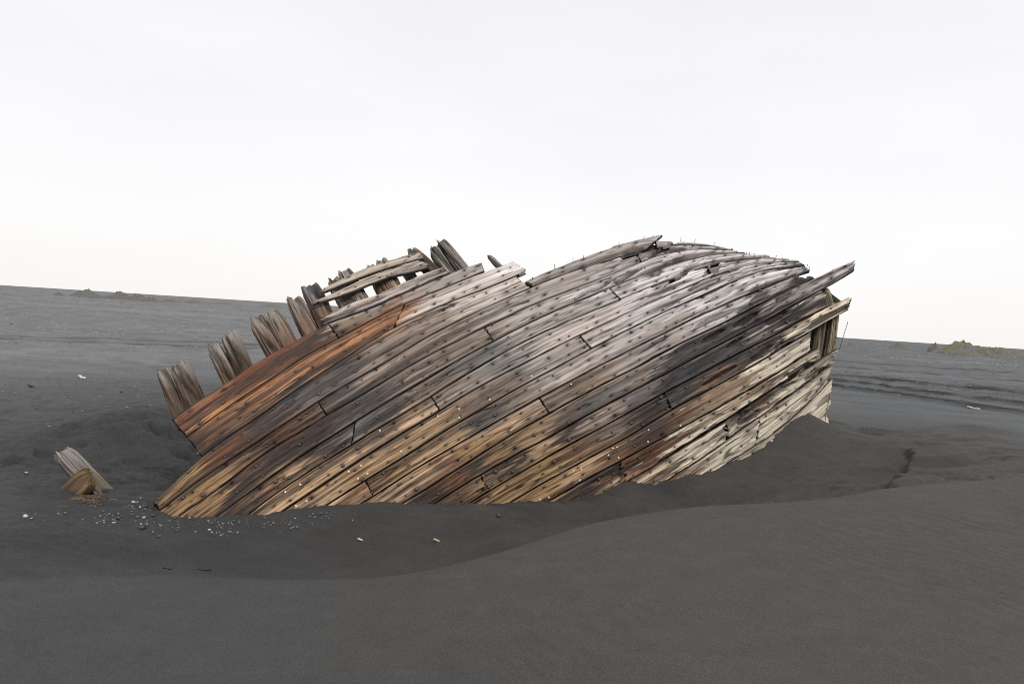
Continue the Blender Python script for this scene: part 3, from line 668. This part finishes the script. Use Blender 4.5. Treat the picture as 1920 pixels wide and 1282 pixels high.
def ground_z(X, Y, fine=True):
    X = np.asarray(X, float); Y = np.asarray(Y, float)
    r = np.hypot(X, Y)
    far = sst(11, 22, r)
    base = np.where(r < 23, _G(np.clip(X, -16, 16), np.clip(Y, -8, 23)), 0)
    plain = .08+.05*noise(X*.03, Y*.03, 301)
    base = base*(1-far)+plain*far
    yc = np.interp(X, XG, YC); hc = np.interp(X, XG, HC)
    yc = yc+.06*noise(X*.9, X*0+3, 310)
    dy = Y-yc
    front = hc+.07*dy*1.0-.012*np.minimum(dy, 0)**2*.0
    back = hc-.55*dy
    k = .06
    zd = -k*np.log(np.exp(-front/k)+np.exp(-back/k)) if True else 0
    zd = np.maximum(zd, -.6)
    kk = .022
    mx = np.maximum(zd, base)
    z = mx+kk*np.log(np.exp((zd-mx)/kk)+np.exp((base-mx)/kk))
    z = z*(1-far)+base*far
    isd = sst(-.02, .06, zd-base)*(1-far)
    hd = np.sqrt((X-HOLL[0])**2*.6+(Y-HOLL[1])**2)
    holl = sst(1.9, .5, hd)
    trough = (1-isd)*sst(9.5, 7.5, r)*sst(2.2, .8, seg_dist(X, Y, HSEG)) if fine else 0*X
    if fine:
        z = z+.020*fbm(X*.7, Y*.9, 3, 320)*sst(1.2, 4, r)
        lump = fbm(X*2.6, Y*5.0, 5, 330, .6); hl2 = np.maximum(holl, .40*sst(4.2, 2.0, np.hypot((X+5.2)*.75, Y-8.2)))*(1-isd)
        z = z+hl2*(.085*lump-.07*sst(.10, .42, fbm(X*2.6, Y*4.6, 2, 331))+.022*fbm(X*6, Y*11, 3, 332))
        z = z+(trough*.028+.004)*fbm(X*3, Y*10+X*2, 4, 340)*sst(25, 8, r)
        ledge = fbm(X*.8+.3*Y, Y*3.4-X*.9, 2, 345); hz_ = (1-isd)*sst(.6, 1.8, X)*sst(6.5, 5., X)*sst(9.5, 8.2, Y)*sst(.25, .9, seg_dist(X, Y, HSEG)); z = z+.038*(sst(.0, .20, ledge)+sst(-.25, -.05, ledge))*hz_
        dh = seg_dist(X, Y, HFULL); z = z+(1-isd)*(-.03*np.exp(-(dh/.07)**2)+.022*np.exp(-((dh-.17-.05*noise(X*3, Y*3, 348))/.06)**2)*sst(-.2, .3, noise(X*1.7, Y*1.7, 349)))
        # wind ripples
        ph = (Y*.75+X*.50+.16*fbm(X*1.5, Y*1.5, 3, 350))*2*math.pi/.075
        z = z+.0040*np.sin(ph)*sst(12, 5, r)*(.25+.75*sst(-.1, .35, noise(X*.6, Y*.6, 351)))
        z = z+.0035*fbm(X*11, Y*16, 4, 352, .65)*sst(10, 3, r)
        # scarp in the dune shoulder
        sx = np.interp(Y, SC[:, 1], SC[:, 0]); msk = sst(SC[0, 1]-.12, SC[0, 1]+.02, Y)*sst(SC[-1, 1]+.25, SC[-1, 1], Y)
        dx = X-sx+.12*fbm(X*2, Y*4, 3, 360)
        z = z-.10*msk*sst(.05, -.03, dx)*sst(-.9, -.05, dx)
        led = Y-(SC[2, 1]+.05+.02*(X-SC[2, 0])+.05*noise(X*2, X*0, 361)); z = z+.035*sst(-.02, .03, led)*sst(.9, .1, led)*sst(SC[2, 0], SC[2, 0]+.15, X)*sst(SC[2, 0]+2.0, SC[2, 0]+1., X)
        q_ = at_z(np.array(1825.), np.array(812.), np.array(.45)); z = z+.10*np.exp(-((X-q_[0])/.55)**2-((Y-q_[1])/.22)**2)
        # plain: tyre tracks and rough drifts
        for pl in TR:
            d = seg_dist(X, Y, pl); z = z-.12*sst(.45, .15, d)+.05*sst(.35, .0, np.abs(d-.62))
        for i, pl in enumerate(TR2):
            d = seg_dist(X, Y, pl); z = z-.14*sst(.30, .05, d)+.07*sst(.35, .0, np.abs(d-.45)+.1*noise(X*2, Y*2, 371+i))
        z = z+.06*fbm(X*.35, Y*.5, 5, 380, .6)*sst(8, 16, r)*sst(300, 60, r)
        z = z+.075*fbm(X*1.1, Y*1.5, 5, 381, .6)*sst(12, 17, r)*sst(150, 50, r)*sst(-.1, .3, noise(X*.06+3, Y*.06, 382)+.15)+.02*fbm(X*2.4, Y*4, 4, 383, .6)*sst(5, 8, r)*sst(25, 14, r)*sst(0, -2, X)
    return z, isd, holl, trough, r
cols_in = np.radians(np.linspace(-43, 43, 1150)); cols_out = np.radians(np.linspace(43, 317, 110)[1:-1])
az_ = np.concatenate([cols_in, cols_out])
drop = np.concatenate([np.linspace(2300, 960, 40, endpoint=False), np.arange(960, 345, -1.9), np.arange(345, 175, -.6), np.arange(175, 12, -1.15), np.geomspace(12, .35, 40)])
rad = EYE*FPX/drop*.86
rad = np.maximum.accumulate(rad)
A_, R_ = np.meshgrid(az_, rad, indexing='xy')
X, Y = R_*np.sin(A_), R_*np.cos(A_)
z, isd, holl, trough, r = ground_z(X, Y)
dry = np.array([.108, .099, .090]); cool = np.array([.086, .090, .092]); farc = np.array([.142, .144, .147]); dark_sand = np.array([.043, .041, .040])
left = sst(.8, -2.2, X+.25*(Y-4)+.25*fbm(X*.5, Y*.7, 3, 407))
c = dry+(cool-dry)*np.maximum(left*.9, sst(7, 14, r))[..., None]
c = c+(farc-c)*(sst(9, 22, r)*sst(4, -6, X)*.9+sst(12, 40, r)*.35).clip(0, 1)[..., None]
dm = np.clip(np.maximum(trough*(.62-.30*sst(1.2, 2.6, X)), holl*.50)*(.85+.6*fbm(X*1.2, Y*2, 3, 390)), 0, 1)*(1-isd)  # sand coloured darker in the trough by the hull and the left hollow
c = c*(1-dm[..., None])+dark_sand*dm[..., None]
fs = fbm(X*.10, Y*.45, 5, 391, .6)*sst(8, 16, r); c = c*(1+.30*fs)[..., None]
q_ = at_z(np.array(70.), np.array(668.), np.array(.1)); c = c*(1+.22*np.exp(-((X-q_[0])/4.)**2-((Y-q_[1])/2.2)**2)*(1+.5*fbm(X*.5, Y*.9, 3, 406)))[..., None]
fs2 = fbm(X*.9, Y*1.6, 5, 396, .65)*sst(10, 18, r); c = c*(1+.48*fs2)[..., None]
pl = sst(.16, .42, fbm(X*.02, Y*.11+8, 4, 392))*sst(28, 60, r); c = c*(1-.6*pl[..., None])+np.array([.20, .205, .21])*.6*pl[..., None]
led_ = fbm(X*.8+.3*Y, Y*3.4-X*.9, 2, 345); hz_ = (1-isd)*sst(.6, 1.8, X)*sst(6.5, 5., X)*sst(9.5, 8.2, Y)*sst(.25, .9, seg_dist(X, Y, HSEG))
c = c*(1-.38*(np.exp(-((led_-.06)/.03)**2)+np.exp(-((led_+.19)/.03)**2))*hz_*sst(-.1, .3, noise(X*1.1, Y*2, 404)))[..., None]
chz = sst(6., 2.0, seg_dist(X, Y, TR2[0]))*sst(1.0, 3., X); c = c*(1-.55*chz*sst(-.15, .25, fbm(X*.9+Y*.1, Y*1.3, 5, 402, .65)))[..., None]
trk = np.zeros_like(X)
for pl_ in TR: trk = np.maximum(trk, sst(.50, .26, seg_dist(X, Y, pl_)))
for i_, pl_ in enumerate(TR2): trk = np.maximum(trk, 1.*sst(.95, .20, seg_dist(X, Y, pl_)+.35*noise(X*.8, Y*.8, 397+i_)))
c = c*(1-.78*trk[..., None])
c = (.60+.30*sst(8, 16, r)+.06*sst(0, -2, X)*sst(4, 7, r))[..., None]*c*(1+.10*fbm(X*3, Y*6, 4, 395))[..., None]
nr, nc = X.shape
ids = np.arange(nr*nc).reshape(nr, nc); nx = np.roll(ids, -1, 1)
Fg = np.stack([ids[:-1].ravel(), nx[:-1].ravel(), nx[1:].ravel(), ids[1:].ravel()], 1)
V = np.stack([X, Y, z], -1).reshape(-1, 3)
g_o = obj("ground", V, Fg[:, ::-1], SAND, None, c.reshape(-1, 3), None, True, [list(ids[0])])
tag(g_o, "black volcanic sand with wind drifts, a smooth dune in front and tyre tracks behind", "ground", kind="structure")
def gz(x, y): return float(ground_z(np.array([[x]]), np.array([[y]]))[0][0, 0])
def ground_hit(px, py, z0=.1):
    z_ = z0
    for _ in range(12):
        p = at_z(np.array(float(px)), np.array(float(py)), np.array(z_)); z_ = .5*z_+.5*gz(p[0], p[1])
    return np.array([p[0], p[1], gz(p[0], p[1])])

# ------------------------------------------------------------------ far dunes
DUNE = mat_vcol("grassy_dune", .9)
def dune(px, hpx, wpx, dist, green, seed, dpx=0):
    hor = 534+.0625*px
    p = ray(np.array(float(px)), np.array(hor)); p = p/np.hypot(p[0], p[1])*dist
    s = dist/FPX; h = hpx*s*1.15+.15; w = wpx*s
    nu = 40; a = np.linspace(-1, 1, nu); U, Vv = np.meshgrid(a, a, indexing='ij')
    rr = np.hypot(U, Vv)*(1+.25*fbm(U*2, Vv*2, 3, seed))
    zz = 1.1*h*np.clip(1-rr**1.7, -.3, 1)*(1+.6*fbm(U*3, Vv*3, 4, seed+2))-.12+.12*h*fbm(U*8, Vv*8, 3, seed+3)
    zz = np.where(rr > 1, -.5, zz)
    Xd, Yd = p[0]+U*w*.62, p[1]+Vv*w*.5
    gm = np.clip(sst(-.15, .2, fbm(U*2.5, Vv*2.5, 4, seed+4)+(zz/h-.5)*.25)*green, 0, 1)[..., None]
    cc = np.array([.135, .133, .128])*(1-gm)+np.array([.15, .142, .085])*gm
    cc = cc*(1+.5*fbm(U*9, Vv*9, 3, seed+6))[..., None]
    o = obj("dune", np.stack([Xd, Yd, zz+.05], -1).reshape(-1, 3), grid_faces(nu, nu), DUNE, None, cc.reshape(-1, 3)); tag(o, kind="structure"); return o
for k, (px, h, w, d, g) in enumerate([(110,4,16,170,0.05),(160,9,40,170,0.05),(182,5,26,160,0.05),(205,4,20,170,.2),(226,9,34,165,0.05),(258,8,32,160,0.05),(286,5,22,160,.2),(320,4,30,170,.2),(362,4,34,180,.2),(420,3,60,190,.1),(508,4,44,190,.1),
    (1597,4,16,150,.2),(1685,7,26,150,.4),(1752,10,18,140,.5),(1770,5,36,140,.5),(1806,15,64,130,1.),(1842,7,50,132,.7),(1866,11,52,130,.9),(1880,8,40,120,1.),(1905,7,50,135,.6),(1950,7,60,135,.6),(1820,6,34,112,1.)]):
    dune(px, h, w, d, g, 700+k*11)

# ------------------------------------------------------------------ broken timber at the left
bt = ground_hit(162, 926, 0.)
BT = thing("broken_timber", "grey topped broken timber stump leaning out of the sand left of the wreck", "timber", tuple(bt))
def bpar(o): o.matrix_parent_inverse = Matrix.Translation(bt).inverted()
dB = float(np.dot(bt-CAM, fw))
def q3(px, py, dd=0.): return unproj(np.array(float(px)), np.array(float(py)), np.array(dB+dd))
nrm = np.array([.35, -.75, .5]); nrm /= np.linalg.norm(nrm)
o = timber("post", [q3(117,848,.12), q3(160,893,.09), q3(203,936,.05), q3(235,970,.02)], np.array([.62, -.45, .62]), .15, .11, 811, ((.29,.27,.245),(.20,.165,.13)), BT, split=.035, rnd=.3, endcol=(.2,.17,.13), groove=.009); bpar(o)
o = timber("block", [q3(168,896,-.02), q3(140,920,-.03), q3(106,952,-.045)], np.array([-.25, -.85, .45]), .235, .07, 823, ((.19,.125,.065),(.12,.08,.048)), BT, split=.05, rnd=.35, hgt=.03, groove=.010); bpar(o)

# ------------------------------------------------------------------ stones, driftwood, weed
STONE_G = mat_plain("grey_stone", (.17, .17, .175), .6, .35, 60); STONE_W = mat_plain("pale_stone", (.50, .49, .47), .6, .15, 60); STONE_D = mat_plain("dark_stone", (.06, .06, .063), .5, .35, 60)
def stone_mesh(name, seed, mat):
    nu, nv = 9, 14
    a = np.linspace(.12, math.pi-.12, nu)[:, None]; b = np.linspace(0, 2*math.pi, nv, endpoint=False)[None]
    x, y, z_ = np.sin(a)*np.cos(b), np.sin(a)*np.sin(b), np.cos(a)+0*b
    k = 1+.35*noise(x*1.3+seed, y*1.3+z_*1.1, seed)
    V = np.stack([x*k, y*k*.8, z_*k*.55], -1).reshape(-1, 3); ids = np.arange(nu*nv).reshape(nu, nv); nx = np.roll(ids, -1, 1)
    F_ = np.stack([ids[:-1].ravel(), ids[1:].ravel(), nx[1:].ravel(), nx[:-1].ravel()], 1)
    o = obj(name, V, F_, mat, ngons=[list(ids[0]), list(ids[-1][::-1])]); return o
protos = []
for k in range(5):
    for m, nm in ((STONE_G, 'grey'), (STONE_W, 'white'), (STONE_D, 'black')):
        o = stone_mesh("pebble", 40+k*7, m); protos.append((o, nm))
usedp = set()
def put_pebble(px, py, size, kind, label, group):
    cand = [q for q in protos if q[1] == kind]; o, _ = random.choice(cand)
    if o.name in usedp: o = o.copy(); C.objects.link(o)
    else: usedp.add(o.name)
    p = ground_hit(px, py, 0.)
    o.location = (p[0], p[1], p[2]+size*.2); o.scale = (size, size, size); o.rotation_euler = (random.uniform(-.3, .3), random.uniform(-.3, .3), random.uniform(0, 6.28))
    tag(o, label, "pebble", group)
GL = {'grey': ("small grey pebble scattered on the sand by the wreck's left end", "grey pebbles by the wreck"), 'white': ("small white pebble scattered on the sand by the wreck's left end", "white pebbles by the wreck"), 'black': ("small black pebble scattered on the sand by the wreck's left end", "black pebbles by the wreck")}
rr_ = random.Random(5)
cl = [(255,948,22,8,26),(230,970,70,10,40),(300,985,60,12,26),(420,985,60,12,34),(530,985,70,10,34),(620,968,50,6,22),(80,966,40,4,10),(400,1000,90,8,12)]
for (cx, cy, sx, sy, n_) in cl:
    for _ in range(n_):
        k = rr_.choices(['grey', 'white', 'black'], [.58, .10, .32])[0]
        s = rr_.choice([.005, .006, .007, .008, .012])*(1.25 if k == 'black' else 1)
        put_pebble(cx+rr_.gauss(0, sx*.6), cy+rr_.gauss(0, sy*.8), s, k, *GL[k])
for px, py, s, k, lb in ((250,942,.015,'white',"larger white pebble touching the wreck's left tip"),(270,970,.012,'white',"white oval pebble in front of the wreck's left tip"),(266,990,.022,'black',"large black pebble in the gravel in front of the wreck's left tip"),(299,1006,.020,'black',"shiny black stone at the lower edge of the gravel"),(49,889,.014,'white',"lone white stone on the sand at the far left"),(48,968,.017,'white',"flat white stone left of the gravel below the stump")):
    put_pebble(px, py, s, k, lb, None)
for o, _ in protos:
    if o.name not in usedp: bpy.data.objects.remove(o)
# gravel strewn on the far plain
GRV = mat_vcol("gravel", .6); VV = []; FF = []; CC = []; off = 0
cube = np.array([(-1,-1,-.4),(1,-1,-.4),(1.1,1,-.4),(-1,.9,-.4),(-.6,-.5,.6),(.5,-.6,.5),(.6,.5,.7),(-.5,.6,.5)], float); cf = np.array([(0,1,5,4),(1,2,6,5),(2,3,7,6),(3,0,4,7),(4,5,6,7)])
def strew(n_, x0, x1, y0, y1, smin, smax, light):
    global off
    for _ in range(n_):
        px, py = rr_.uniform(x0, x1), y0+(y1-y0)*rr_.random()
        py += (px-x0)*.0625
        p = at_z(np.array(px), np.array(py), np.array(.1)); zz_ = gzs(p[0], p[1]); sz = rr_.uniform(smin, smax)
        a = rr_.uniform(0, 6.28); ca_, sa_ = math.cos(a), math.sin(a); q = cube*sz*np.array([rr_.uniform(.7, 1.5), rr_.uniform(.6, 1), .7])
        VV.append(np.stack([p[0]+q[:, 0]*ca_-q[:, 1]*sa_, p[1]+q[:, 0]*sa_+q[:, 1]*ca_, zz_+q[:, 2]], -1)); FF.append(cf+off); off += 8
        l = rr_.choice(light); CC.append(np.tile((l, l, l*1.02), (8, 1)))
def gzs(x, y): return GZI(x, y)
_gx = z[:, :1150]
def GZI(x, y):
    a = math.atan2(x, y); r_ = math.hypot(x, y); i = int(np.clip(np.searchsorted(rad, r_), 1, len(rad)-1)); j = int(np.clip(np.searchsorted(cols_in, a), 1, 1149)); return float(_gx[i, j])
strew(380, 0, 560, 572, 612, .012, .04, (.16,.25,.35,.06)); strew(260, 120, 620, 545, 566, .04, .10, (.15,.22,.28,.1)); strew(160, 0, 700, 612, 640, .012, .03, (.2,.3,.06,.06))
strew(360, 1620, 1930, 655, 672, .03, .08, (.16,.22,.30,.12)); strew(220, 1570, 1930, 672, 735, .015, .045, (.12,.05,.06,.18)); strew(120, 0, 330, 690, 800, .006, .016, (.05,.06,.2))
o = obj("gravel", np.concatenate(VV), np.concatenate(FF), GRV, None, np.concatenate(CC), smooth=False); tag(o, "loose pale and dark gravel strewn over the flat sand plain behind the wreck", "gravel", kind="stuff")
# white scraps in the trough
def scrap(name, px, py, size, seed, mat, label, cat, asp=(1.4, .7, .5)):
    o = stone_mesh(name, seed, mat); p = ground_hit(px, py, 0.); o.location = (p[0], p[1], p[2]+size*.3); o.scale = (size*asp[0], size*asp[1], size*asp[2]*1.3); o.rotation_euler = (.2, .5, .6); tag(o, label, cat); return o
scrap("shell", 676, 1013, .021, 91, STONE_W, "white shell fragment on the sand in the trough before the hull", "shell")
scrap("bone", 820, 1015, .022, 92, mat_plain("old_bone", (.55,.45,.28), .6, .2), "yellowish bone fragment on the sand right of the white shell", "bone", (2, .5, .5))
DRIFT = mat_plain("bleached_driftwood", (.6, .58, .55), .7, .2)
def stick(px1, py1, px2, py2, r, mat, label, name="stick", cat="stick", arc=.0):
    a = ground_hit(px1, py1); b = ground_hit(px2, py2); t = np.linspace(0, 1, 9)[:, None]
    p = a+(b-a)*t; p[:, 2] += r*.7+arc*np.sin(t[:, 0]*math.pi)+.25*r*np.sin(t[:, 0]*9); p[:, 1] += r*1.5*np.sin(t[:, 0]*5+1)
    V_, F_, g_ = tube(p, r); o = obj(name, V_-p.mean(0), F_, mat, ngons=g_); o.location = p.mean(0); tag(o, label, cat); return o
stick(1815, 764, 1836, 768, .022, DRIFT, "bleached driftwood stick lying on the smooth sand at the right")
stick(146, 707, 160, 711, .022, DRIFT, "pale driftwood scrap on the flat sand at the left")
DK = mat_plain("dark_twig", (.03, .027, .025), .8, .2)
stick(368, 1068, 396, 1068, .004, DK, "thin dark twig on the dune crest, the right one of two")
stick(305, 1065, 322, 1066, .004, DK, "thin dark twig on the dune crest, the left one of two")
scrap("clod", 62, 726, .05, 95, STONE_D, "dark clod lying alone on the flat sand at the left", "clod", (1.6, .8, .6))
scrap("clod", 935, 968, .018, 96, STONE_D, "small dark clod on the trough sand before the middle of the hull", "clod", (1., 1., 1.2))
# dried weed at the foot of the stump
WEED = mat_vcol("dried_weed", .7); VV = []; FF = []; CC = []; off = 0
for k in range(130):
    px, py = rr_.gauss(170, 17), rr_.gauss(940, 5)
    p = at_z(np.array(px), np.array(py), np.array(.0)); p[2] = gz(p[0], p[1])
    an = rr_.uniform(0, 6.28); L = rr_.uniform(.02, .06); t = np.linspace(-1, 1, 5)[:, None]
    q = p+np.array([math.cos(an), math.sin(an)*.6, 0])*t*L; q[:, 2] += .004+.012*rr_.random()*(1-t[:, 0]**2)
    V_, F_, g_ = tube(q, .0016, 4); VV.append(V_); FF.append(F_+off); off += len(V_)
    cc = rr_.choice([(.17,.07,.05),(.13,.06,.05),(.22,.19,.07),(.08,.06,.04),(.18,.15,.13)]); CC.append(np.tile(cc, (len(V_), 1)))
o = obj("dried_seaweed", np.concatenate(VV), np.concatenate(FF), WEED, None, np.concatenate(CC)); tag(o, "reddish and yellow dried seaweed around the foot of the stump", "seaweed", kind="stuff")

# ------------------------------------------------------------------ light
sc = bpy.context.scene
SUN_EL, SUN_AZ = 58, 150     # azimuth measured from +Y (view direction) clockwise
w = bpy.data.worlds.new("World"); sc.world = w; w.use_nodes = True; nt = w.node_tree
bg = nt.nodes["Background"]
sky = N(nt, "ShaderNodeTexSky", sky_type='NISHITA'); sky.sun_disc = False; sky.sun_elevation = math.radians(SUN_EL); sky.sun_rotation = math.radians(SUN_AZ); sky.air_density = 1; sky.dust_density = 2
tc = N(nt, "ShaderNodeTexCoord"); sep = N(nt, "ShaderNodeSeparateXYZ"); nt.links.new(tc.outputs["Generated"], sep.inputs[0])
mp = N(nt, "ShaderNodeMapping"); mp.inputs["Scale"].default_value = (1.2, 1.2, 4.5); nt.links.new(tc.outputs["Generated"], mp.inputs[0])
cl1 = noise_node(nt, mp.outputs[0], 1.3, 4, .5)
rampn = N(nt, "ShaderNodeValToRGB"); nt.links.new(sep.outputs[2], rampn.inputs[0])
e = rampn.color_ramp.elements; e[0].position = 0.0; e[0].color = (10.4, 10.05, 9.75, 1); e[1].position = .6; e[1].color = (9.45, 9.5, 9.75, 1)
m_ = e.new(.10); m_.color = (10.3, 10.25, 10.25, 1); m_ = e.new(.25); m_.color = (9.95, 9.9, 10.0, 1)
cloud = mulcol(nt, rampn.outputs[0], mapr(nt, cl1, .3, .7, .955, 1.03))
mx = N(nt, "ShaderNodeMix", data_type='RGBA'); mx.inputs[0].default_value = .93
nt.links.new(sky.outputs[0], mx.inputs[6]); nt.links.new(cloud, mx.inputs[7])
nt.links.new(mx.outputs[2], bg.inputs[0]); bg.inputs[1].default_value = .1
sun = bpy.data.lights.new("sun", 'SUN'); sun.energy = 1.4; sun.angle = math.radians(20); sun.color = (1, .95, .88)
so = bpy.data.objects.new("sun", sun); C.objects.link(so)
el, azm = math.radians(SUN_EL), math.radians(SUN_AZ)
sd_ = np.array([math.sin(azm)*math.cos(el), math.cos(azm)*math.cos(el), math.sin(el)])
from mathutils import Vector
so.rotation_euler = Vector(sd_).to_track_quat('Z', 'Y').to_euler()
vs = sc.view_settings; vs.view_transform = 'Standard'; vs.look = 'None'; vs.exposure = 0; vs.gamma = 1

sc.cycles.use_denoising = False
sc.cycles.sampling_pattern = 'BLUE_NOISE' if 'BLUE_NOISE' in [e_.identifier for e_ in sc.cycles.bl_rna.properties['sampling_pattern'].enum_items] else sc.cycles.sampling_pattern
sc.cycles.filter_width = 0.95
